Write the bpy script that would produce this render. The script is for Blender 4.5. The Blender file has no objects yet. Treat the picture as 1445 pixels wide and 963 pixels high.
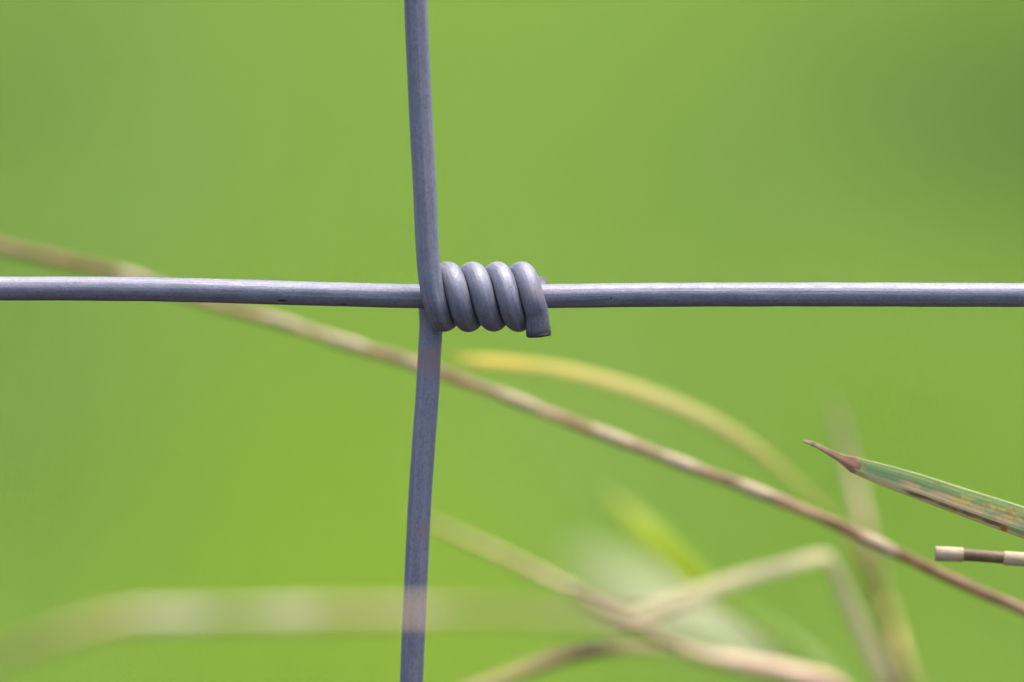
import bpy, bmesh, math, random
from mathutils import Vector, Matrix, noise
random.seed(7)
R = math.radians
scene = bpy.context.scene
COL = scene.collection

# ------------------------------------------------------------------ camera
PITCH = R(5.0)
DIST = 1.0
FRAME = 0.1095                      # metres seen across at the fence
AIM = Vector((0, 0, 0.35))
FWD = Vector((0, math.cos(PITCH), -math.sin(PITCH)))
UP = Vector((0, math.sin(PITCH), math.cos(PITCH)))
CAM = AIM - FWD * DIST
cd = bpy.data.cameras.new('camera'); cam = bpy.data.objects.new('camera', cd); COL.objects.link(cam)
cam.location = CAM; cam.rotation_euler = (R(90) - PITCH, 0, 0)
cd.sensor_width = 36; cd.lens = 36 * DIST / FRAME
cd.clip_start = 0.02; cd.clip_end = 3000
cd.dof.use_dof = True; cd.dof.focus_distance = DIST - 0.001; cd.dof.aperture_fstop = 8.0
scene.camera = cam

# ------------------------------------------------------------------ sky, sun, exposure
SUN_EL, SUN_AZ = R(78), R(72)      # azimuth clockwise from +Y (behind the fence)
w = bpy.data.worlds.new('World'); scene.world = w; w.use_nodes = True
nt = w.node_tree; bg = nt.nodes['Background']
sky = nt.nodes.new('ShaderNodeTexSky'); sky.sky_type = 'NISHITA'; sky.sun_disc = False
sky.sun_elevation = SUN_EL; sky.sun_rotation = SUN_AZ
sky.dust_density = 3.0; sky.air_density = 1.0
nt.links.new(sky.outputs[0], bg.inputs[0]); bg.inputs[1].default_value = 0.08
sd = bpy.data.lights.new('sun', 'SUN'); sun = bpy.data.objects.new('sun', sd); COL.objects.link(sun)
sd.energy = 1.5; sd.angle = R(30); sd.color = (1.0, 0.96, 0.9)
sdir = Vector((math.sin(SUN_AZ) * math.cos(SUN_EL), math.cos(SUN_AZ) * math.cos(SUN_EL), math.sin(SUN_EL)))
sun.rotation_euler = sdir.to_track_quat('Z', 'Y').to_euler()
sun.location = (0, 0, 5)
scene.view_settings.view_transform = 'Standard'; scene.view_settings.look = 'None'
scene.view_settings.exposure = 2.05; scene.view_settings.gamma = 1.0
scene.render.engine = 'CYCLES'
scene.render.resolution_x = 1024; scene.render.resolution_y = 682

# ------------------------------------------------------------------ helpers
PX = FRAME / 1445.0
def ray(px, py):
    return (FWD + Vector((1, 0, 0)) * ((px - 722.5) * PX) + UP * (-(py - 481.5) * PX))
def at(px, py, mm=0.0):             # point at mm millimetres beyond the fence
    d = ray(px, py); t = (mm * .001 - CAM.y) / d.y
    return CAM + d * t
def ground_at(px, py, z=0.03):
    d = ray(px, py); t = (z - CAM.z) / d.z
    return CAM + d * t

def tag(o, label=None, cat=None, group=None, kind=None):
    if label: o['label'] = label
    if cat: o['category'] = cat
    if group: o['group'] = group
    if kind: o['kind'] = kind
    return o
def empty(name, loc):
    o = bpy.data.objects.new(name, None); COL.objects.link(o); o.location = loc
    o.empty_display_size = .01
    return o
def link(name, me, mat, parent=None):
    o = bpy.data.objects.new(name, me); COL.objects.link(o)
    me.materials.append(mat)
    if parent:
        o.parent = parent
        if parent.type == 'EMPTY': o.location = -Vector(parent.location)
    return o

def catmull(P, n):
    """P: list of tuples (Vector, extras...) -> centripetal spline, resampled by arc length"""
    K = len(P)
    first = tuple(x * 2 - y for x, y in zip(P[0], P[1])); last = tuple(x * 2 - y for x, y in zip(P[-1], P[-2]))
    Q = [first] + list(P) + [last]
    out = []
    def lerp(A, B, f): return tuple(x + (y - x) * f for x, y in zip(A, B))
    for i in range(1, K):
        a, b, c, d = Q[i-1], Q[i], Q[i+1], Q[i+2]
        t1 = math.sqrt((b[0] - a[0]).length) + 1e-6; t2 = t1 + math.sqrt((c[0] - b[0]).length) + 1e-6
        t3 = t2 + math.sqrt((d[0] - c[0]).length) + 1e-6
        for k in range(32):
            t = t1 + (t2 - t1) * k / 32
            A1 = lerp(a, b, t / t1); A2 = lerp(b, c, (t - t1) / (t2 - t1)); A3 = lerp(c, d, (t - t2) / (t3 - t2))
            B1 = lerp(A1, A2, t / t2); B2 = lerp(A2, A3, (t - t1) / (t3 - t1))
            out.append(lerp(B1, B2, (t - t1) / (t2 - t1)))
    out.append(tuple(x * 1.0 for x in P[-1]))
    L = [0]
    for i in range(1, len(out)): L.append(L[-1] + (out[i][0] - out[i-1][0]).length)
    res = []; j = 0
    for k in range(n + 1):
        s = L[-1] * k / n
        while j < len(L) - 2 and L[j+1] < s: j += 1
        f = (s - L[j]) / max(1e-9, L[j+1] - L[j]); f = min(max(f, 0), 1)
        res.append(tuple(x + (y - x) * f for x, y in zip(out[j], out[j+1])))
    return res

def frames(pts, ref):
    T = []
    n = len(pts)
    for i in range(n):
        T.append((pts[min(i+1, n-1)] - pts[max(i-1, 0)]).normalized())
    N = [(ref - T[0] * ref.dot(T[0])).normalized()]
    for i in range(1, n):
        q = T[i-1].rotation_difference(T[i])
        v = q @ N[-1]; v = (v - T[i] * v.dot(T[i])).normalized(); N.append(v)
    return T, N

def mesh_from(name, verts, faces, tc, tt=None, smooth=True, nrm=None):
    me = bpy.data.meshes.new(name); me.from_pydata([tuple(v) for v in verts], [], faces)
    me.update()
    a = me.attributes.new('tc', 'FLOAT_VECTOR', 'POINT')
    flat = []
    for v in tc: flat += [v[0], v[1], v[2]]
    a.data.foreach_set('vector', flat)
    if tt is not None:
        b = me.attributes.new('tt', 'FLOAT', 'POINT'); b.data.foreach_set('value', tt)
    if smooth: me.polygons.foreach_set('use_smooth', [True] * len(me.polygons))
    # outward normals
    bm = bmesh.new(); bm.from_mesh(me); bmesh.ops.recalc_face_normals(bm, faces=bm.faces); bm.to_mesh(me); bm.free()
    if nrm:                          # exact normals so that parts of one wire join without a seam
        me.normals_split_custom_set_from_vertices([nrm.get(i, v.normal[:]) for i, v in enumerate(me.vertices)])
    return me

def tube(name, pts, rad, ref=Vector((0, -1, 0)), seg=32, i0=0, i1=None, cap0=False, cap1=False, wob=0.0, seed=0, capfn=None, s0=0.0, FR=None):
    """round sweep of pts[i0..i1]; returns mesh; tc = (cos r, sin r, length) in mm; tt = 0..1 along the whole path"""
    n = len(pts)
    if i1 is None: i1 = n - 1
    T, N = FR if FR else frames(pts, ref)
    L = [0]
    for i in range(1, n): L.append(L[-1] + (pts[i] - pts[i-1]).length)
    verts, tc, tt, faces = [], [], [], []; nrm = {}
    def ring(i, scale=1.0, off=0.0, fn=None):
        B = T[i].cross(N[i])
        for k in range(seg):
            a = 2 * math.pi * k / seg
            r = rad[i] * scale
            if wob:
                r *= 1 + wob * noise.noise(Vector((math.cos(a) * 1.2 + seed, math.sin(a) * 1.2, (L[i]) * 260)))
            d = N[i] * math.cos(a) + B * math.sin(a)
            o = T[i] * (off + (fn(a) if fn else 0))
            if scale == 1.0 and off == 0: nrm[len(verts)] = tuple(d)
            verts.append(pts[i] + d * r + o)
            tc.append((math.cos(a) * r * 1000, math.sin(a) * r * 1000, (L[i] + off) * 1000 + s0))
            tt.append(L[i] / L[-1])
    rows = []
    def add(*a, **k):
        rows.append(len(verts)); ring(*a, **k)
    if cap0:
        add(i0, .55, -.10 * rad[i0]); add(i0, .85, -.06 * rad[i0])
    for i in range(i0, i1 + 1): add(i)
    if cap1:
        if capfn:
            for sc, of in ((1.02, .0), (.95, .13), (.78, .2), (.45, .22)):
                add(i1, sc, of * rad[i1], capfn)
        else:
            add(i1, .85, .06 * rad[i1]); add(i1, .55, .10 * rad[i1])
    for a, b in zip(rows, rows[1:]):
        for k in range(seg):
            k2 = (k + 1) % seg
            faces.append((a + k, a + k2, b + k2, b + k))
    if cap0: faces.append(tuple(range(rows[0], rows[0] + seg)))
    if cap1: faces.append(tuple(range(rows[-1], rows[-1] + seg)))
    return mesh_from(name, verts, faces, tc, tt, nrm=nrm if FR else None)

def ribbon(name, pts, wid, up=0.25, thick=0.00018, crease=None, tilt=0.0, nx=12, i0=0, i1=None, edge_noise=0.0, t_range=None):
    """a leaf: curved strip with real thickness; side lies across the path, arched towards the camera"""
    n = len(pts)
    if i1 is None: i1 = n - 1
    L = [0]
    for i in range(1, n): L.append(L[-1] + (pts[i] - pts[i-1]).length)
    verts, tc, tt, faces = [], [], [], []
    m = nx + 1
    for i in range(i0, i1 + 1):
        T = (pts[min(i+1, n-1)] - pts[max(i-1, 0)]).normalized()
        Nv = Vector((0, -math.cos(tilt), math.sin(tilt))); Nv = (Nv - T * Nv.dot(T)).normalized()
        S = T.cross(Nv).normalized()
        if S.z < 0 and abs(T.x) > .3: S = -S
        for side in (0, 1):
            for k in range(m):
                s = k / nx                         # 0 = upper edge, 1 = lower edge
                x = (.5 - s) * wid[i] / math.cos(tilt * .8)
                if crease is None:
                    h = -up * wid[i] * (2 * (s - .5)) ** 2
                else:
                    h = -up * wid[i] * abs(s - crease) * (1 if s < crease else 1.2) + .003 * wid[i] * math.sin(s * 40)
                if edge_noise: h += edge_noise * wid[i] * noise.noise(Vector((s * 2, L[i] * 180, 3)))
                e = 1 - .7 * abs(2 * s - 1) ** 3
                p = pts[i] + S * x + Nv * (h - (thick * e if side else 0))
                verts.append(p); tc.append((s * 10, side, L[i] * 1000)); tt.append(L[i] / L[-1])
    row = 2 * m
    for i in range(i1 - i0):
        a = i * row; b = a + row
        for k in range(nx):
            faces.append((a + k, a + k + 1, b + k + 1, b + k))
            faces.append((a + m + k, b + m + k, b + m + k + 1, a + m + k + 1))
        faces.append((a, b, b + m, a + m)); faces.append((a + nx, a + m + nx, b + m + nx, b + nx))
    for a in (0, (i1 - i0) * row):
        for k in range(nx): faces.append((a + k, a + m + k, a + m + k + 1, a + k + 1))
    return mesh_from(name, verts, faces, tc, tt)

# ------------------------------------------------------------------ materials
class NT:
    def __init__(s, name):
        s.m = bpy.data.materials.new(name); s.m.use_nodes = True; s.t = s.m.node_tree
        s.b = s.t.nodes['Principled BSDF']; s.out = s.t.nodes['Material Output']
    def n(s, typ, **kw):
        x = s.t.nodes.new(typ)
        for k, v in kw.items(): setattr(x, k, v)
        return x
    def l(s, a, b): s.t.links.new(a, b)
    def attr(s, name): return s.n('ShaderNodeAttribute', attribute_name=name)
    def scaled(s, vec, sc, off=(0, 0, 0)):
        m = s.n('ShaderNodeMapping'); m.inputs['Scale'].default_value = sc; m.inputs['Location'].default_value = off
        s.l(vec, m.inputs[0]); return m.outputs[0]
    def noise(s, vec, scale=1, detail=4, rough=.55):
        x = s.n('ShaderNodeTexNoise'); x.inputs['Scale'].default_value = scale
        x.inputs['Detail'].default_value = detail; x.inputs['Roughness'].default_value = rough
        s.l(vec, x.inputs['Vector']); return x.outputs['Fac']
    def ramp(s, fac, stops, interp='LINEAR'):
        r = s.n('ShaderNodeValToRGB'); cr = r.color_ramp; cr.interpolation = interp
        while len(cr.elements) < len(stops): cr.elements.new(.5)
        for e, (p, c) in zip(cr.elements, stops):
            e.position = p; e.color = (*c, 1) if len(c) == 3 else c
        s.l(fac, r.inputs[0]); return r.outputs[0]
    def mix(s, fac, a, b, mode='MIX'):
        m = s.n('ShaderNodeMix', data_type='RGBA', blend_type=mode)
        for v, sock in ((fac, m.inputs[0]), (a, m.inputs[6]), (b, m.inputs[7])):
            if isinstance(v, (int, float)): sock.default_value = v
            elif isinstance(v, tuple): sock.default_value = (*v, 1)
            else: s.l(v, sock)
        return m.outputs[2]
    def math(s, op, a, b=None, c=None, clamp=False):
        m = s.n('ShaderNodeMath', operation=op, use_clamp=clamp)
        for i, v in enumerate((a, b, c)):
            if v is None: continue
            if isinstance(v, (int, float)): m.inputs[i].default_value = v
            else: s.l(v, m.inputs[i])
        return m.outputs[0]
    def bump(s, h, strength, dist):
        b = s.n('ShaderNodeBump'); b.inputs['Strength'].default_value = strength; b.inputs['Distance'].default_value = dist
        s.l(h, b.inputs['Height']); s.l(b.outputs[0], s.b.inputs['Normal'])

def smooth_step(M, x, a, b):
    r = M.n('ShaderNodeMapRange', interpolation_type='SMOOTHSTEP')
    r.inputs['From Min'].default_value = a; r.inputs['From Max'].default_value = b
    M.l(x, r.inputs['Value']); return r.outputs[0]

def zinc(name, seed, stain_tint=None, nick=None):
    """weathered galvanised wire: drawn-length streaks, white bloom, dark pits"""
    M = NT(name); tc = M.attr('tc').outputs['Vector']
    streak = M.noise(M.scaled(tc, (2.2, 2.2, .03), (seed, 0, 0)), 1, 5, .6)
    fine = M.noise(M.scaled(tc, (9, 9, 2.2), (0, seed, 0)), 1, 5, .7)
    blot = M.noise(M.scaled(tc, (1.2, 1.2, .55), (0, 0, seed)), 1, 4, .6)
    grain = M.noise(M.scaled(tc, (6, 6, 5)), 1, 3, .7)
    c = M.ramp(streak, [(.30, (.24, .245, .295)), (.5, (.335, .335, .390)), (.70, (.45, .445, .51))])
    c = M.mix(M.ramp(blot, [(.42, (0,)*3), (.72, (.55,)*3)]), c, (.52, .51, .585))
    c = M.mix(M.ramp(fine, [(.36, (.6,)*3), (.50, (0,)*3)]), c, (.15, .15, .175))
    c = M.mix(M.ramp(grain, [(.60, (0,)*3), (.70, (.55,)*3)]), c, (.74, .73, .79))
    vo = M.n('ShaderNodeTexVoronoi', feature='F1'); vo.inputs['Scale'].default_value = 1.15
    M.l(M.scaled(tc, (1, 1, .8), (seed * 3, 0, 0)), vo.inputs['Vector'])
    pit = M.math('MULTIPLY', M.math('LESS_THAN', vo.outputs['Distance'], .065), .75)
    c = M.mix(pit, c, (.06, .055, .06))
    dent = None
    if nick:                         # small gouge left by the drawing die
        z = M.n('ShaderNodeSeparateXYZ'); M.l(tc, z.inputs[0])
        for p0, q0, a0, b0 in nick:
            u = M.math('DIVIDE', M.math('SUBTRACT', z.outputs[2], p0), a0); v = M.math('DIVIDE', M.math('SUBTRACT', z.outputs[1], q0), b0)
            d = M.math('SQRT', M.math('ADD', M.math('MULTIPLY', u, u), M.math('MULTIPLY', v, v)))
            f = M.math('MULTIPLY', M.math('SUBTRACT', 1, smooth_step(M, d, .6, 1.05)), M.math('GREATER_THAN', z.outputs[0], 0))
            c = M.mix(M.math('MULTIPLY', f, .8), c, (.05, .05, .06))
            dent = f if dent is None else M.math('MAXIMUM', dent, f)
    if stain_tint:                        # soft rusty stains and pinkish bands at given lengths (mm)
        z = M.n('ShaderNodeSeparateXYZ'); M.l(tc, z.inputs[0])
        for pos, half, amt, col in stain_tint:
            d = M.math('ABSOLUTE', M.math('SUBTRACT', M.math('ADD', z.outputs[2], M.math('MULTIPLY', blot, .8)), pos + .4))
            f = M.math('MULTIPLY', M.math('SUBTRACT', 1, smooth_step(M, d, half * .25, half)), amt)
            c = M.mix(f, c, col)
    c = M.mix(1.0, c, (.62, .605, .62), 'MULTIPLY')
    M.l(c, M.b.inputs['Base Color'])
    M.b.inputs['Metallic'].default_value = .38
    r = M.ramp(blot, [(.35, (.48,)*3), (.65, (.68,)*3)]); M.l(r, M.b.inputs['Roughness'])
    h = M.math('ADD', M.math('MULTIPLY', grain, .5), M.math('ADD', streak, M.math('MULTIPLY', pit, -1.2)))
    if dent is not None: h = M.math('ADD', h, M.math('MULTIPLY', dent, -3))
    M.bump(h, .8, .00008)
    return M.m

def plant(name, stops, spec=.3, rough=.6, streaks=.35, trans=.35, seed=0, across=None, spot=None, interp='LINEAR', mottle=0.0, gain=1.0):
    M = NT(name); tc = M.attr('tc').outputs['Vector']; t = M.attr('tt').outputs['Fac']
    c = M.ramp(t, stops, interp)
    sep = M.n('ShaderNodeSeparateXYZ'); M.l(tc, sep.inputs[0])
    if across:                       # across = list of (s, colour, strength) stripes over the blade (s 0..1)
        for s0, s1, col, amt in across:
            x = M.math('ADD', M.math('MULTIPLY', sep.outputs[0], .1), M.math('MULTIPLY', M.math('SUBTRACT', M.noise(M.scaled(tc, (.3, 1, .25), (s0*9, 0, 0)), 1, 3), .5), .16))
            f = M.math('MULTIPLY', smooth_step(M, x, s0 - .05, s0 + .05), M.math('SUBTRACT', 1, smooth_step(M, x, s1 - .05, s1 + .05)))
            f = M.math('MULTIPLY', f, amt); c = M.mix(f, c, col)
    if mottle:
        n3 = M.noise(M.scaled(tc, (.5, .5, .42), (seed * 2, 0, 0)), 1, 5, .7)
        c = M.mix(mottle, c, M.mix(1.0, c, M.ramp(n3, [(.33, (.50, .40, .32)), (.5, (.95,)*3), (.64, (1.5, 1.6, 1.75))]), 'MULTIPLY'))
    n1 = M.noise(M.scaled(tc, (5, 5, .35), (seed, 0, 0)), 1, 5, .65)
    c = M.mix(streaks, c, M.mix(1.0, c, M.ramp(n1, [(.3, (.45,)*3), (.65, (1.35,)*3)]), 'MULTIPLY'))
    if spot:
        n2 = M.noise(M.scaled(tc, (.28, .5, .5), (seed + 4, 0, 0)), 1, 4, .6)
        c = M.mix(M.ramp(n2, [(.52, (0,)*3), (.64, (.8,)*3)]), c, spot)
    c = M.mix(1.0, c, (.76 * gain, .68 * gain, .54 * gain), 'MULTIPLY')
    M.l(c, M.b.inputs['Base Color']); M.b.inputs['Roughness'].default_value = rough
    M.b.inputs['Specular IOR Level'].default_value = spec
    M.bump(n1, .4, .00004)
    if trans:
        tr = M.n('ShaderNodeBsdfTranslucent'); M.l(c, tr.inputs[0])
        mx = M.n('ShaderNodeMixShader'); mx.inputs[0].default_value = trans
        M.l(M.b.outputs[0], mx.inputs[1]); M.l(tr.outputs[0], mx.inputs[2]); M.l(mx.outputs[0], M.out.inputs[0])
    return M.m

# ------------------------------------------------------------------ meadow
# patches of differently coloured turf, by where they grow: (px, py, radius, colour, strength)
BASE = (.118, .195, .030)
PATCH = [
    (720, 60, 330, (.125, .205, .034), .8),
    (190, 170, 230, (.098, .160, .050), .9),
    (-40, 60, 200, (.046, .080, .020), 1.0),
    (1470, 190, 330, (.034, .066, .018), 1.0),
    (1130, 260, 260, (.078, .138, .036), .9),
    (-60, 430, 220, (.070, .125, .018), .95),
    (150, 500, 240, (.105, .175, .045), .8),
    (480, 800, 560, (.132, .212, .022), .85),
    (60, 800, 240, (.090, .155, .034), .8),
    (830, 720, 260, (.125, .200, .050), .8),
    (1260, 780, 330, (.105, .185, .022), .9),
    (600, 960, 300, (.145, .225, .022), .8),
    (900, 330, 250, (.105, .180, .032), .6),
]
def meadow(name, translucent, dark):
    M = NT(name)
    g = M.n('ShaderNodeNewGeometry').outputs['Position']
    s = M.n('ShaderNodeSeparateXYZ'); M.l(g, s.inputs[0])
    xy = M.n('ShaderNodeCombineXYZ'); M.l(s.outputs[0], xy.inputs[0]); M.l(s.outputs[1], xy.inputs[1])
    flat = xy.outputs[0]
    c = M.mix(M.noise(flat, .9, 3), tuple(v * .88 for v in BASE), tuple(v * 1.1 for v in BASE))
    for px, py, r, col, amt in PATCH:
        p = ground_at(px, max(py, -30)); q = ground_at(px + r, max(py, -30))
        ax = (q - p).length; ay = abs(ground_at(px, max(py, -30) - r * .55).y - ground_at(px, max(py, -30) + r * .55).y) * .5 + .1
        mp = M.n('ShaderNodeMapping'); M.l(flat, mp.inputs[0])
        mp.inputs['Scale'].default_value = (1 / ax, 1 / ay, 1); mp.inputs['Location'].default_value = (-p.x / ax, -p.y / ay, 0)
        ln = M.n('ShaderNodeVectorMath', operation='LENGTH'); M.l(mp.outputs[0], ln.inputs[0])
        d = M.math('ADD', ln.outputs['Value'], M.math('MULTIPLY', M.math('SUBTRACT', M.noise(flat, 4, 4), .5), .5))
        f = M.math('MULTIPLY', M.math('SUBTRACT', 1, smooth_step(M, d, .15, 1.15)), amt)
        c = M.mix(f, c, col)
    c = M.mix(.5, c, M.mix(1.0, c, M.ramp(M.noise(flat, 60, 3), [(.3, (.6,)*3), (.7, (1.4,)*3)]), 'MULTIPLY'))
    c = M.mix(1.0, c, (dark * 1.12, dark * 1.0, dark * 1.05), 'MULTIPLY')
    added_dark = M.math('ADD', s.outputs[1], M.math('MULTIPLY', M.noise(flat, 3, 4), .8))     # unseen dark ground added to keep the wires' undersides dark
    c = M.mix(smooth_step(M, added_dark, 1.6, 2.1), (.030, .026, .022), c)
    M.l(c, M.b.inputs['Base Color']); M.b.inputs['Roughness'].default_value = .75; M.b.inputs['Specular IOR Level'].default_value = .15
    if translucent:
        tr = M.n('ShaderNodeBsdfTranslucent'); M.l(c, tr.inputs[0])
        mx = M.n('ShaderNodeMixShader'); mx.inputs[0].default_value = .5
        M.l(M.b.outputs[0], mx.inputs[1]); M.l(tr.outputs[0], mx.inputs[2]); M.l(mx.outputs[0], M.out.inputs[0])
    return M.m
m_turf = meadow('turf', False, 1.0); m_blade = meadow('grass_blade', True, 2.1)

def terrain():
    xs = [-600, -200, -60, -20, -8] + [-5 + .5 * i for i in range(21)] + [8, 20, 60, 200, 600]
    ys = [-60, -15, -5, -2] + [-1 + .5 * i for i in range(31)] + [17, 22, 40, 90, 200, 500, 1200]
    V, F = [], []
    for y in ys:
        for x in xs:
            amp = min(1, max(0, (abs(x) + abs(y) - .5) / 3))
            V.append((x, y, .02 * amp * noise.noise(Vector((x * .6, y * .6, 0)))))
    nx = len(xs)
    for j in range(len(ys) - 1):
        for i in range(nx - 1): F.append((j*nx+i, j*nx+i+1, (j+1)*nx+i+1, (j+1)*nx+i))
    me = bpy.data.meshes.new('ground'); me.from_pydata(V, [], F); me.update()
    me.polygons.foreach_set('use_smooth', [True] * len(me.polygons))
    return me
gr = link('ground', terrain(), m_turf); tag(gr, kind='structure')

def grass_mesh(N):
    V, F = [], []
    rnd = random.Random(3)
    for n_ in range(N):
        # density falls with distance, blades widen a little
        y = 1.1 + 12 * rnd.random() ** 1.25
        half = .35 + .085 * (y + 1) * 1.6
        if n_ % 2: half = 1.2 + .75 * (y + 1)          # thinner cover to either side
        x = rnd.uniform(-half, half)
        h = rnd.uniform(.035, .085); wd = rnd.uniform(.0022, .0042) * (1 + y * .12) * (1.8 if n_ % 2 else 1)
        a = rnd.uniform(0, 2 * math.pi); lean = rnd.uniform(.1, .75) * h; b = rnd.uniform(0, 2 * math.pi)
        sx, sy = math.cos(a) * wd, math.sin(a) * wd
        lx, ly = math.cos(b) * lean, math.sin(b) * lean
        i = len(V)
        V += [(x - sx, y - sy, -.02), (x + sx, y + sy, -.02),
              (x - sx * .8 + lx * .35, y - sy * .8 + ly * .35, h * .6), (x + sx * .8 + lx * .35, y + sy * .8 + ly * .35, h * .6),
              (x + lx, y + ly, h)]
        F += [(i, i+1, i+3, i+2), (i+2, i+3, i+4)]
    me = bpy.data.meshes.new('meadow_grass'); me.from_pydata(V, [], F); me.update()
    return me
mg = link('meadow_grass', grass_mesh(230000), m_blade)
tag(mg, 'soft blurred green meadow grass filling the whole background', 'grass', kind='stuff')

# ------------------------------------------------------------------ the wire fence
fence = empty('wire_fence', (AIM.x, 0, 0))
tag(fence, 'grey galvanised wire fence with a coiled knot where its wires cross', 'fence')
def W(px, py, wpx=0.0):             # fence plane point, wpx picture-units behind the plane
    p = at(px, py, 0); return Vector((p.x, p.y + wpx * PX, p.z))
YA = 419.0; RR = 33.0; KK = 70 / (2 * math.pi)

# line wire (horizontal), runs far beyond both sides of the picture
P = [(-14000, 395), (-5000, 402), (-2000, 404), (-800, 405.5), (-300, 407), (0, 407.5), (120, 407.6), (250, 409.3), (400, 413.5), (520, 416.8), (600, 418.5), (690, 419), (790, 418), (900, 416.6),
     (1020, 416), (1200, 416), (1445, 416.6), (2600, 417), (6000, 414), (14000, 404)]
pts = [q[0] for q in catmull([(W(x, y),) for x, y in P], 2600)]
# catmull resamples evenly, keep it dense in the middle only
def thin(pts, lo, hi, k):
    out = []
    for i, p in enumerate(pts):
        if lo < p.x < hi or i % k == 0 or i == len(pts) - 1: out.append(p)
    return out
pts = thin(pts, -.08, .08, 8)
LL = [0]
for i in range(1, len(pts)): LL.append(LL[-1] + (pts[i] - pts[i-1]).length * 1000)
def line_mm(px):
    x = W(px, 419).x
    return LL[min(range(len(pts)), key=lambda i: abs(pts[i].x - x))]
line = link('line_wire', tube('line_wire', pts, [17 * PX] * len(pts), wob=.02, seg=40, cap0=True, cap1=True), zinc('zinc_line', 1.3, nick=[(line_mm(397), .78, .62, .16), (line_mm(487), .98, .45, .10), (line_mm(858), .25, .14, .14)]), fence)

def spiral(x0, ph):
    u = min(max(abs(ph) / 3, 0), 1)                      # hand-tight, slightly uneven turns
    dr = 1.3 * u * noise.noise(Vector((x0 * .1, ph * .45, 2.0))); dx = 2.2 * u * noise.noise(Vector((x0 * .1, ph * .3, 9.0)))
    r = RR + dr
    return W(x0 + KK * ph - 2.5 * math.sin(ph) + dx, YA + r * math.sin(ph), -r * math.cos(ph))

# upper stay wire: comes down in front, winds round the line wire, cut end hangs at the front right
straight = [(548, -3400, 0), (570, -800, -6), (580, -300, -10), (587, 0, -16), (590.5, 90, -18), (595, 180, -21), (600, 270, -27), (603, 340, -30.5), (605.9, 380, -32.2), (609.4, 405, -32.9)]
A = catmull([(W(x, y, z),) for x, y, z in straight] + [(spiral(612.6, 0),)], 620)
ptsA = [q[0] for q in A]
ptsA = [p for i, p in enumerate(ptsA) if p.z < .40 or i % 6 == 0]
iA0 = len(ptsA) - 1
NTRN = 4 * math.pi + .45
for k in range(1, 420): ptsA.append(spiral(612.6, NTRN * k / 419))
iA1 = len(ptsA) - 1
e0 = ptsA[-1]; ed = (ptsA[-1] - ptsA[-2]).normalized()
ed2 = Vector((.10, .28, -.95)).normalized()
for k in range(1, 13): ptsA.append(ptsA[-1] + (ed.lerp(ed2, min(1, k / 5))).normalized() * (37 * PX / 12))
RA = [16.6 * PX] * len(ptsA)
for i in range(iA1, len(ptsA)):
    f = (i - iA1) / 12; RA[i] = 16.6 * PX * (1 + .07 * f * f)
FA = frames(ptsA, Vector((0, -1, 0)))
LA = [0]
for i in range(1, len(ptsA)): LA.append(LA[-1] + (ptsA[i] - ptsA[i-1]).length * 1000)
mzA = zinc('zinc_upper', 5.1, stain_tint=[(LA[iA1] - 1.6, .9, .35, (.55, .40, .36)), (LA[-1], 1.0, .85, (.15, .13, .13))])
upper = link('stay_wire', tube('stay_wire', ptsA, RA, FR=FA, i1=iA0, cap0=True, wob=.02, seed=3, seg=40), mzA, fence)
tag(upper, 'upper stay wire coming down in front of the line wire')
cA = link('coil', tube('coil', ptsA, RA, FR=FA, i0=iA0, i1=iA1, wob=.035, seed=3, seg=40), mzA, upper)
def cut(a):                          # pinched slanting face left by the cutters
    return RA[-1] * (.14 + .16 * math.sin(a) + .16 * math.cos(a) - .12 * abs(math.cos(a - .9)) + .05 * math.sin(3 * a))
eA = link('cut_end', tube('cut_end', ptsA, RA, FR=FA, i0=iA1, cap1=True, wob=.12, seed=3, seg=40, capfn=cut), mzA, upper)

# lower stay wire: comes up behind, winds in between, its end sticks up at the back
low = [(545, 4700, 0), (560, 2000, 6), (570, 1300, 8), (576, 1100, 10), (580.5, 963, 12), (585, 860, 13), (590.5, 740, 15), (596, 650, 18), (602, 570, 22), (606, 500, 27), (608, 460, 31)]
B = catmull([(W(x, y, z),) for x, y, z in low] + [(spiral(647.4, -math.pi - .35),), (spiral(647.4, -math.pi),)], 700)
ptsB = [q[0] for q in B]
ptsB = [p for i, p in enumerate(ptsB) if p.z > .30 or i % 6 == 0]
iB0 = len(ptsB) - 1
TB = 4 * math.pi + .25
for k in range(1, 420): ptsB.append(spiral(647.4, -math.pi + TB * k / 419))
iB1 = len(ptsB) - 1
e0 = ptsB[-1]; ed = (ptsB[-1] - ptsB[-2]).normalized()
for k in range(1, 13): ptsB.append(e0 + ed * (k / 12 * 9 * PX))
RB = [16.6 * PX] * len(ptsB)
FB = frames(ptsB, Vector((0, -1, 0)))
LB = [0]
for i in range(1, len(ptsB)): LB.append(LB[-1] + (ptsB[i] - ptsB[i-1]).length * 1000)
def len_at(py):
    z = W(600, py).z
    return min(range(iB0), key=lambda i: abs(ptsB[i].z - z))
PINK_BROWN = (.50, .34, .33)
mzB = zinc('zinc_lower', 8.7, stain_tint=[(LB[len_at(510)], 2.2, .8, PINK_BROWN), (LB[len_at(748)], 1.6, .35, PINK_BROWN), (LB[-1], 1.6, .9, (.13, .11, .12))])  # two pinkish brown bands across the wire, and a dark end
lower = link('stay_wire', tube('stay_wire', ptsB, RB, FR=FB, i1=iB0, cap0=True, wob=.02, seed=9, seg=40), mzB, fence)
tag(lower, 'lower stay wire rising behind the line wire, with faint pinkish brown bands')
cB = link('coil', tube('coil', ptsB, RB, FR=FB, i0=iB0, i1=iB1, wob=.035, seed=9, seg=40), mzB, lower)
eB = link('cut_end', tube('cut_end', ptsB, RB, FR=FB, i0=iB1, cap1=True, wob=.12, seed=9, seg=40, capfn=cut), mzB, lower)

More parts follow.
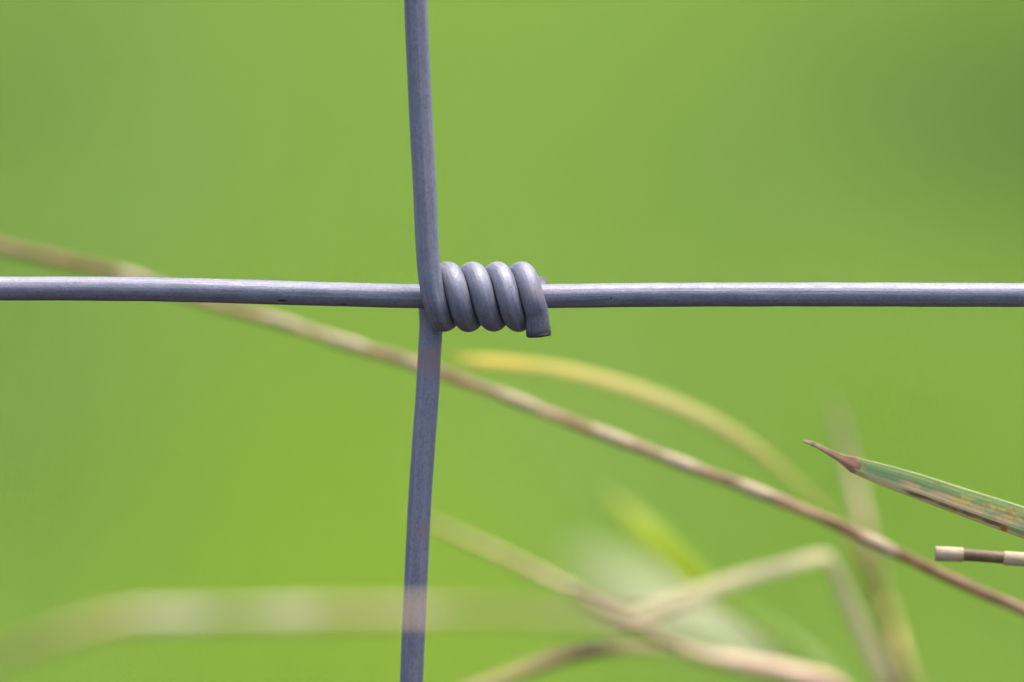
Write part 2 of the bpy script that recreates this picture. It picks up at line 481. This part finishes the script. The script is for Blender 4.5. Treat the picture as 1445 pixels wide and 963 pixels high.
# ------------------------------------------------------------------ grasses by the fence
def path(P, n, tail=None, head=None):
    """P: (px, py, mm, width_px); tail/head: world points that carry the plant to the ground"""
    L = [(at(x, y, mm), wd * PX * (1 + mm * .001)) for x, y, mm, wd in P]
    if head: L = [(Vector(p), wd * PX) for p, wd in head] + L
    if tail: L = L + [(Vector(p), wd * PX) for p, wd in tail]
    Q = catmull(L, n)
    return [q[0] for q in Q], [max(q[1], .00002) for q in Q]
def t_of(pts, px):
    """share of the path length where it passes picture column px (for colour stops)"""
    best = min(range(len(pts)), key=lambda i: abs(((pts[i] - CAM).x / (pts[i] - CAM).dot(FWD)) / PX + 722.5 - px) + (0 if pts[i].z > .25 else 1e4))
    L = [0]
    for i in range(1, len(pts)): L.append(L[-1] + (pts[i] - pts[i-1]).length)
    return L[best] / L[-1]
def stops(pts, S):
    return sorted([(t_of(pts, x), c) for x, c in S], key=lambda q: q[0])

TAN = (.50, .36, .24); PINK = (.58, .42, .33); BROWN = (.36, .22, .13); PALE = (.66, .55, .42)

# 1 the long stalk crossing the whole picture
pts, wd = path([(-400, 262, 69, 17), (0, 349, 59, 20), (100, 371, 57, 20), (180, 390, 55, 20), (300, 429, 51, 19), (400, 456, 48, 19), (490, 485, 45, 20), (580, 512, 42, 19),
                (640, 533, 40, 19), (720, 562, 38, 19), (820, 601, 35, 20), (950, 650, 32, 20), (1050, 687, 29, 20), (1150, 727, 27, 21), (1230, 764, 25, 21),
                (1300, 797, 24, 20), (1380, 834, 23, 20), (1445, 863, 22, 20)], 900,
               tail=[((.075, .018, .305), 21), ((.105, .025, .26), 22), ((.135, .035, .15), 24), ((.15, .04, -.01), 26)],
               head=[((-.135, .10, .372), 8), ((-.11, .082, .370), 13)])
s = empty('grass_stalk', pts[-1]); tag(s, 'long dry tan stalk slanting from the left edge to lower right behind the wires', 'grass stalk', 'dry grass stalks')
m1 = plant('dry_stalk', stops(pts, [(-380, TAN), (0, TAN), (100, (.40, .26, .15)), (170, (.36, .22, .13)), (200, PALE), (300, TAN), (395, (.52, .38, .24)), (470, PALE), (520, PINK), (600, (.52, .36, .25)), (680, PINK),
        (730, PALE), (800, PINK), (860, (.40, .27, .16)), (960, PALE), (1010, (.48, .33, .24)), (1120, PINK), (1180, (.42, .30, .18)), (1235, PINK), (1300, BROWN), (1440, (.5, .36, .28))]), seed=2, streaks=.6, trans=.4, mottle=.35, gain=1.2)
link('stem', tube('stem', pts, [x * .40 for x in wd], seg=20, wob=.3, seed=5, cap0=True, cap1=True), m1, s)
mn = plant('stalk_node', [(0, PALE), (1, PALE)], seed=3, trans=.1)
def node(pts, wd, px, parent, grow=1.16, half=4):
    b = min(range(len(pts)), key=lambda i: abs(((pts[i] - CAM).x / (pts[i] - CAM).dot(FWD)) / PX + 722.5 - px) + (0 if pts[i].z > .25 else 1e4))
    r = [x * .40 for x in wd]
    rr = list(r)
    for i in range(b - half, b + half + 1): rr[i] = r[i] * (.96 + (grow - .96) * math.cos((i - b) / half * math.pi / 2))
    link('node', tube('node', pts, rr, seg=20, i0=b - half, i1=b + half), mn, parent)
for x in (188, 402, 492, 592, 725, 868, 962, 1062, 1236): node(pts, wd, x, s)

# 2 yellow-tipped blade arching behind the knot
pts, wd = path([(632, 506, 52, 3), (660, 507, 52, 15), (720, 512, 52, 22), (800, 523, 52, 24), (900, 550, 53, 26), (1000, 591, 55, 27), (1080, 641, 58, 27), (1140, 690, 66, 27), (1190, 745, 76, 27), (1235, 830, 84, 28), (1275, 960, 90, 28)], 260,
               tail=[((.052, .12, .27), 34), ((.065, .13, .14), 36), ((.07, .13, -.01), 36)])
s = empty('grass_leaf', pts[-1]); tag(s, 'arching blurred blade with a yellow tip just below the coiled knot', 'grass blade', 'blurred grass blades')
m2 = plant('yellow_blade', stops(pts, [(635, (.50, .48, .10)), (700, (.82, .68, .12)), (740, (.74, .62, .12)), (765, (.60, .60, .14)), (800, (.68, .64, .16)), (900, (.66, .62, .24)), (1000, (.60, .60, .24)), (1080, (.52, .54, .16)), (1180, (.46, .46, .10)), (1275, (.40, .42, .12))]), gain=1.1, seed=4)
link('blade', ribbon('blade', pts, [x * .8 for x in wd], up=.15, tilt=.7), m2, s)

# 3 bent blade, peak at right
pts, wd = path([(860, 887, 66, 8), (900, 870, 66, 20), (960, 846, 65, 27), (1030, 820, 64, 25), (1100, 800, 62, 23), (1150, 787, 61, 20), (1170, 784, 61, 16), (1178, 800, 62, 18), (1195, 842, 64, 22), (1225, 908, 66, 24), (1258, 980, 68, 24)], 260,
               tail=[((.047, .078, .27), 30), ((.055, .08, .13), 32), ((.06, .08, -.01), 34)])
s = empty('grass_leaf', pts[-1]); tag(s, 'pale dry blade sharply bent like a roof peak below the long stalk', 'grass blade', 'blurred grass blades')
m3 = plant('bent_blade', [(0, (.6, .58, .42)), (.12, (.62, .60, .42)), (.18, (.58, .56, .34)), (.25, (.34, .38, .15)), (.4, (.42, .45, .22)), (.7, (.36, .37, .16)), (1, (.30, .31, .12))], gain=1.6, seed=5)
link('blade', ribbon('blade', pts, [x * .85 for x in wd], up=.15, tilt=.7), m3, s)

# 4 lower slanting stalk with a pinkish thick lower end
pts, wd = path([(575, 722, 75, 4), (620, 744, 73, 12), (700, 780, 70, 16), (780, 820, 67, 18), (860, 864, 64, 22), (930, 899, 62, 20), (985, 925, 60, 26), (1050, 938, 60, 36), (1120, 952, 60, 40), (1190, 978, 62, 34)], 300,
               tail=[((.040, .068, .29), 26), ((.055, .075, .2), 24), ((.065, .08, -.01), 26)])
s = empty('grass_stalk', pts[-1]); tag(s, 'thin blurred stalk from the lower stay wire down right to a thick pinkish end', 'grass stalk', 'dry grass stalks')
m4 = plant('pink_stalk', stops(pts, [(600, (.40, .36, .16)), (700, (.50, .42, .22)), (800, (.60, .48, .32)), (850, (.74, .58, .48)), (885, (.45, .38, .22)), (940, (.55, .42, .28)), (1000, (.62, .50, .34)), (1080, (.74, .55, .44)), (1180, (.72, .52, .42))]), gain=1.45, seed=6, trans=.1, mottle=.5)
link('stem', tube('stem', pts, [x * .36 for x in wd], seg=20, wob=.1, seed=8, cap0=True, cap1=True), m4, s)
m4n = plant('joint_node', [(0, (.34, .26, .15)), (1, (.34, .26, .15))], seed=3, trans=0)
mn_keep = mn; mn = m4n; node(pts, wd, 884, s, 1.15, 6); mn = mn_keep

# 5 horizontal stalk in front of the fence
pts, wd = path([(-300, 1035, -80, 20), (-60, 948, -112, 18), (40, 912, -118, 20), (110, 888, -118, 24), (180, 873, -115, 30), (260, 871, -115, 34), (330, 869, -115, 28), (410, 868, -115, 34), (520, 866, -115, 28), (590, 865, -115, 26),
                (680, 864, -112, 18), (760, 866, -110, 18), (850, 868, -108, 18), (930, 864, -104, 12), (985, 858, -100, 3)], 300,
               head=[((-.075, -.05, -.01), 26), ((-.072, -.055, .2), 22)])
s = empty('grass_stalk', pts[0]); tag(s, 'very blurred pale stalk lying level across the bottom left over the lower wire', 'grass stalk', 'dry grass stalks')
m5 = plant('level_stalk', stops(pts, [(-290, TAN), (0, (.50, .38, .26)), (100, (.58, .44, .28)), (150, (.66, .50, .30)), (190, (.62, .52, .34)), (225, (.95, .85, .74)), (275, (.95, .85, .74)), (335, (.42, .40, .20)), (390, (.90, .80, .66)), (430, (.98, .86, .72)), (480, (.6, .5, .3)), (520, (.86, .68, .46)), (590, (.84, .66, .54)), (680, (.45, .42, .18)), (800, (.58, .46, .30)), (870, (.78, .62, .50)), (970, (.6, .5, .36))]), seed=7, trans=.1, mottle=.4)
link('stem', tube('stem', pts, [x * .36 for x in wd], seg=20, wob=.1, seed=2, cap0=True, cap1=True), m5, s)

# 6 olive-brown blade at the bottom edge
pts, wd = path([(640, 985, 44, 26), (690, 963, 45, 30), (740, 942, 46, 32), (800, 921, 48, 32), (860, 912, 50, 28), (920, 913, 54, 20), (965, 922, 58, 8)], 160,
               head=[((-.025, .035, -.01), 30), ((-.022, .04, .15), 30), ((-.012, .044, .28), 28)])
s = empty('grass_leaf', pts[0]); tag(s, 'short curved olive blade with a brown patch at the bottom centre', 'grass blade', 'blurred grass blades')
m6 = plant('olive_blade', stops(pts, [(640, (.40, .42, .15)), (720, (.42, .42, .15)), (775, (.26, .24, .09)), (815, (.10, .07, .02)), (850, (.10, .08, .03)), (900, (.36, .33, .15)), (960, (.34, .34, .14))]), gain=1.15, seed=8)
link('blade', ribbon('blade', pts, [x * .82 for x in wd], up=.2, tilt=.7), m6, s)

# 7 yellow-green blade
pts, wd = path([(852, 690, 95, 6), (880, 717, 93, 20), (920, 756, 90, 32), (965, 800, 90, 34), (1010, 838, 92, 30), (1060, 875, 95, 28), (1110, 918, 98, 28), (1160, 985, 100, 28)], 160,
               tail=[((.045, .115, .25), 30), ((.055, .12, .12), 30), ((.06, .12, -.01), 30)])
s = empty('grass_leaf', pts[-1]); tag(s, 'blurred yellow-green blade tip below the middle of the long stalk', 'grass blade', 'blurred grass blades')
m7 = plant('lime_blade', stops(pts, [(855, (.22, .30, .05)), (920, (.32, .46, .01)), (970, (.34, .50, .01)), (1020, (.22, .36, .04)), (1100, (.28, .42, .12)), (1150, (.2, .34, .08))]), gain=1.5, seed=9, trans=.35)
link('blade', ribbon('blade', pts, wd, up=.15, tilt=.7), m7, s)

# 8 broad pale leaf far behind the crossing blades
pts, wd = path([(800, 775, 190, 12), (840, 800, 190, 50), (900, 836, 188, 84), (970, 868, 186, 86), (1040, 898, 184, 56), (1110, 930, 182, 28), (1170, 975, 180, 16)], 120,
               tail=[((.05, .2, .25), 14), ((.055, .21, .12), 12), ((.06, .21, -.01), 12)])
s = empty('broad_leaf', pts[-1]); tag(s, 'broad pale bluish green leaf, strongly blurred, behind the crossing blades', 'leaf')
m8 = plant('pale_leaf', [(0, (.40, .52, .24)), (.1, (.60, .68, .46)), (1, (.34, .44, .18))], seed=10, trans=.3, streaks=.15)
link('blade', ribbon('blade', pts, wd, up=.12, tilt=.7), m8, s)

# 9 faint upright stalk at the right
pts, wd = path([(1172, 560, 92, 3), (1182, 595, 92, 13), (1196, 650, 92, 19), (1212, 710, 90, 20), (1228, 775, 88, 22), (1248, 850, 90, 22), (1268, 910, 86, 22), (1290, 990, 84, 22)], 200,
               tail=[((.050, .09, .25), 24), ((.055, .09, .12), 26), ((.055, .09, -.01), 28)])
s = empty('grass_stalk', pts[-1]); tag(s, 'faint upright stalk crossing behind the lower end of the long stalk', 'grass stalk', 'dry grass stalks')
m9 = plant('upright_stalk', stops(pts, [(1172, (.50, .38, .30)), (1200, (.56, .42, .33)), (1225, (.64, .46, .34)), (1240, (.60, .54, .22)), (1268, (.62, .50, .22)), (1290, (.44, .40, .18))]), gain=1.35, seed=11, trans=.1, mottle=.4)
link('stem', tube('stem', pts, [x * .36 for x in wd], seg=16, wob=.1, seed=4, cap0=True, cap1=True), m9, s)

# 10 the nearly sharp leaf entering from the right
pts, wd = path([(1134, 623, 1, 4.5), (1150, 628, 1, 7), (1172, 640, 1.2, 8.5), (1192, 650, 1.5, 14), (1203, 655.5, 1.8, 22), (1214, 660, 2, 24), (1235, 667, 2, 28), (1262, 676, 2, 32), (1300, 688.5, 1.8, 35), (1350, 706, 1.5, 38),
                (1400, 723, 1, 41), (1445, 738, .5, 43), (1520, 764, 0, 46)], 520,
               tail=[((.085, .002, .31), 50), ((.12, .01, .26), 54), ((.15, .02, .14), 40), ((.16, .02, -.01), 24)])
s = empty('grass_leaf', pts[-1]); tag(s, 'sharp folded green leaf with brown and cream blotches entering from the right', 'leaf')
iT = min(range(len(pts)), key=lambda i: (pts[i] - at(1206, 656.5, 1.8)).length)
SAGE = (.20, .33, .20)
def leafmat():
    M = NT('blotched_leaf'); tc = M.attr('tc').outputs['Vector']; t = M.attr('tt').outputs['Fac']
    sep = M.n('ShaderNodeSeparateXYZ'); M.l(tc, sep.inputs[0])
    sx = M.math('MULTIPLY', sep.outputs[0], .1)
    mm = sep.outputs[2]                                   # length from the tip in mm
    warp = M.math('MULTIPLY', M.math('SUBTRACT', M.noise(M.scaled(tc, (.35, 1, .35)), 1, 4), .5), .22)
    x = M.math('ADD', sx, warp)
    c = M.ramp(x, [(0, (.44, .60, .22)), (.20, (.36, .52, .22)), (.34, (.23, .35, .18)), (.52, (.22, .33, .17)), (.62, (.26, .38, .22)), (1, (.32, .48, .22))])
    n = lambda sc, off, lo, hi, amt: M.ramp(M.noise(M.scaled(tc, sc, off), 1, 4, .6), [(lo, (0,)*3), (hi, (amt,)*3)])
    # cream bloom on the lower middle beginning 10 mm from the tip
    band = lambda a, b, e=.06: M.math('MULTIPLY', smooth_step(M, x, a - e, a + e), M.math('SUBTRACT', 1, smooth_step(M, x, b - e, b + e)))
    along = lambda a, b, e=1.0: M.math('MULTIPLY', smooth_step(M, mm, a - e, a + e), M.math('SUBTRACT', 1, smooth_step(M, mm, b - e, b + e)))
    mul = lambda a, b: M.math('MULTIPLY', a, b)
    c = M.mix(mul(band(.72, 1.1), along(7.5, 12.5)), c, (.68, .58, .34))
    c = M.mix(mul(mul(band(.42, .74), along(11.8, 60)), n((.2, 1, .30), (3, 0, 0), .36, .50, .95)), c, (.66, .46, .30))
    c = M.mix(mul(mul(band(.20, .62), along(16.5, 60)), n((.25, 1, .40), (9, 0, 0), .46, .56, .9)), c, (.62, .54, .14))
    c = M.mix(mul(mul(band(.3, .66), along(15, 60)), n((.3, 1, .5), (15, 0, 4), .52, .6, .8)), c, (.30, .40, .30))
    c = M.mix(mul(mul(band(.76, .91, .03), along(12.5, 23.5)), n((.3, 1, .8), (2, 0, 3), .34, .5, .9)), c, (.24, .10, .08))
    c = M.mix(mul(mul(band(.80, 1.1, .03), along(15, 22)), n((.5, 1, .9), (0, 0, 7), .47, .56, .8)), c, (.40, .27, .04))
    c = M.mix(mul(band(.90, 1.2, .03), along(11, 60)), c, (.66, .50, .30))
    c = M.mix(mul(mul(M.math('GREATER_THAN', sx, .72), M.math('LESS_THAN', sx, .76)), along(10, 60)), c, (.66, .62, .38))   # crease line
    c = M.mix(mul(mul(M.math('GREATER_THAN', sx, .80), M.math('LESS_THAN', sx, 1.0)), along(23.2, 23.9, .15)), c, (.50, .19, .03))
    c = M.mix(mul(mul(band(.05, .45), along(13, 60)), n((.35, 1, .6), (21, 0, 9), .54, .60, .8)), c, (.48, .24, .10))
    c = M.mix(M.math('LESS_THAN', sx, .05), c, (.58, .66, .34))
    c = M.mix(mul(n((1.6, 1, 1.2), (5, 0, 5), .60, .68, .7), 1), c, (.30, .16, .08))
    rag = M.math('ADD', M.math('ADD', mm, M.math('MULTIPLY', sx, -1.15)), M.math('MULTIPLY', M.math('SUBTRACT', M.noise(M.scaled(tc, (.9, 1, 1.5)), 1, 4), .5), 1.6))
    c = M.mix(M.math('MULTIPLY', M.math('SUBTRACT', 1, smooth_step(M, rag, 5.9, 7.2)), .8), c, (.62, .52, .16))
    c = M.mix(M.math('SUBTRACT', 1, smooth_step(M, rag, 5.35, 5.9)), c, (.42, .23, .17))
    fib = M.noise(M.scaled(tc, (5, 1, .15)), 1, 4, .6)
    c = M.mix(.45, c, M.mix(1.0, c, M.ramp(fib, [(.3, (.6,)*3), (.7, (1.3,)*3)]), 'MULTIPLY'))
    c = M.mix(1.0, c, (1.08, 1.0, .76), 'MULTIPLY')
    M.l(c, M.b.inputs['Base Color']); M.b.inputs['Roughness'].default_value = .5; M.b.inputs['Specular IOR Level'].default_value = .35
    M.bump(fib, .6, .00006)
    tr = M.n('ShaderNodeBsdfTranslucent'); M.l(c, tr.inputs[0])
    mx = M.n('ShaderNodeMixShader'); mx.inputs[0].default_value = .2
    M.l(M.b.outputs[0], mx.inputs[1]); M.l(tr.outputs[0], mx.inputs[2]); M.l(mx.outputs[0], M.out.inputs[0])
    return M.m
link('blade', ribbon('blade', pts, wd, up=.22, crease=.74, nx=28, i0=iT), leafmat(), s)
mt = NT('dry_tip'); ta = mt.attr('tc').outputs['Vector']; sp = mt.n('ShaderNodeSeparateXYZ'); mt.l(ta, sp.inputs[0])
cc = mt.ramp(mt.math('DIVIDE', sp.outputs[2], 6.2), [(0, (.62, .50, .28)), (.12, (.55, .42, .26)), (.17, (.30, .24, .20)), (.24, (.58, .46, .28)), (.42, (.50, .36, .22)), (.55, (.44, .25, .16)), (.72, (.52, .30, .18)), (.9, (.44, .25, .17)), (1, (.42, .23, .17))])
cc = mt.mix(.4, cc, mt.mix(1.0, cc, mt.ramp(mt.noise(mt.scaled(ta, (4, 1, .8)), 1, 4), [(.3, (.5,)*3), (.7, (1.4,)*3)]), 'MULTIPLY'))
cc = mt.mix(1.0, cc, (1.05, .95, .76), 'MULTIPLY')
mt.l(cc, mt.b.inputs['Base Color']); mt.b.inputs['Roughness'].default_value = .7
o = link('dry_tip', ribbon('dry_tip', pts, wd, up=.30, crease=.6, nx=16, thick=.0003, i1=iT + 1), mt.m, s)
tag(o, 'withered reddish brown leaf tip')

# 11 cut straw with pale and brown bands
pts, wd = path([(1320, 781.5, 3, 21), (1350, 782.5, 3.2, 21), (1410, 787, 3.4, 20), (1445, 790, 3.5, 20), (1520, 796, 4, 20)], 260,
               tail=[((.09, .008, .305), 20), ((.13, .015, .25), 20), ((.16, .03, .12), 20), ((.17, .03, -.01), 20)])
s = empty('cut_straw', pts[-1]); tag(s, 'short cut straw end with cream and brown bands below the sharp leaf at right', 'straw')
def idx(px): return min(range(len(pts)), key=lambda i: abs(((pts[i] - CAM).x / (pts[i] - CAM).dot(FWD)) / PX + 722.5 - px) + (0 if pts[i].z > .25 else 1e4))
rs = [x * .5 for x in wd]
a, b = idx(1350), idx(1411)
mw = plant('cream_sheath', [(0, (.84, .70, .55)), (1, (.78, .64, .50))], seed=12, trans=.1, streaks=.6, mottle=.35)
mb = plant('brown_core', [(0, (.26, .19, .13)), (1, (.22, .16, .11))], seed=13, trans=0, streaks=.6, mottle=.5)
link('sheath', tube('sheath', pts, rs, i1=a, cap0=True, cap1=True, seg=24, wob=.03), mw, s)
link('core', tube('core', pts, [r * .84 for r in rs], i0=a - 1, i1=b + 1, seg=24, wob=.06), mb, s)
link('sheath', tube('sheath', pts, rs, i0=b, cap0=True, cap1=True, seg=24, wob=.03), mw, s)
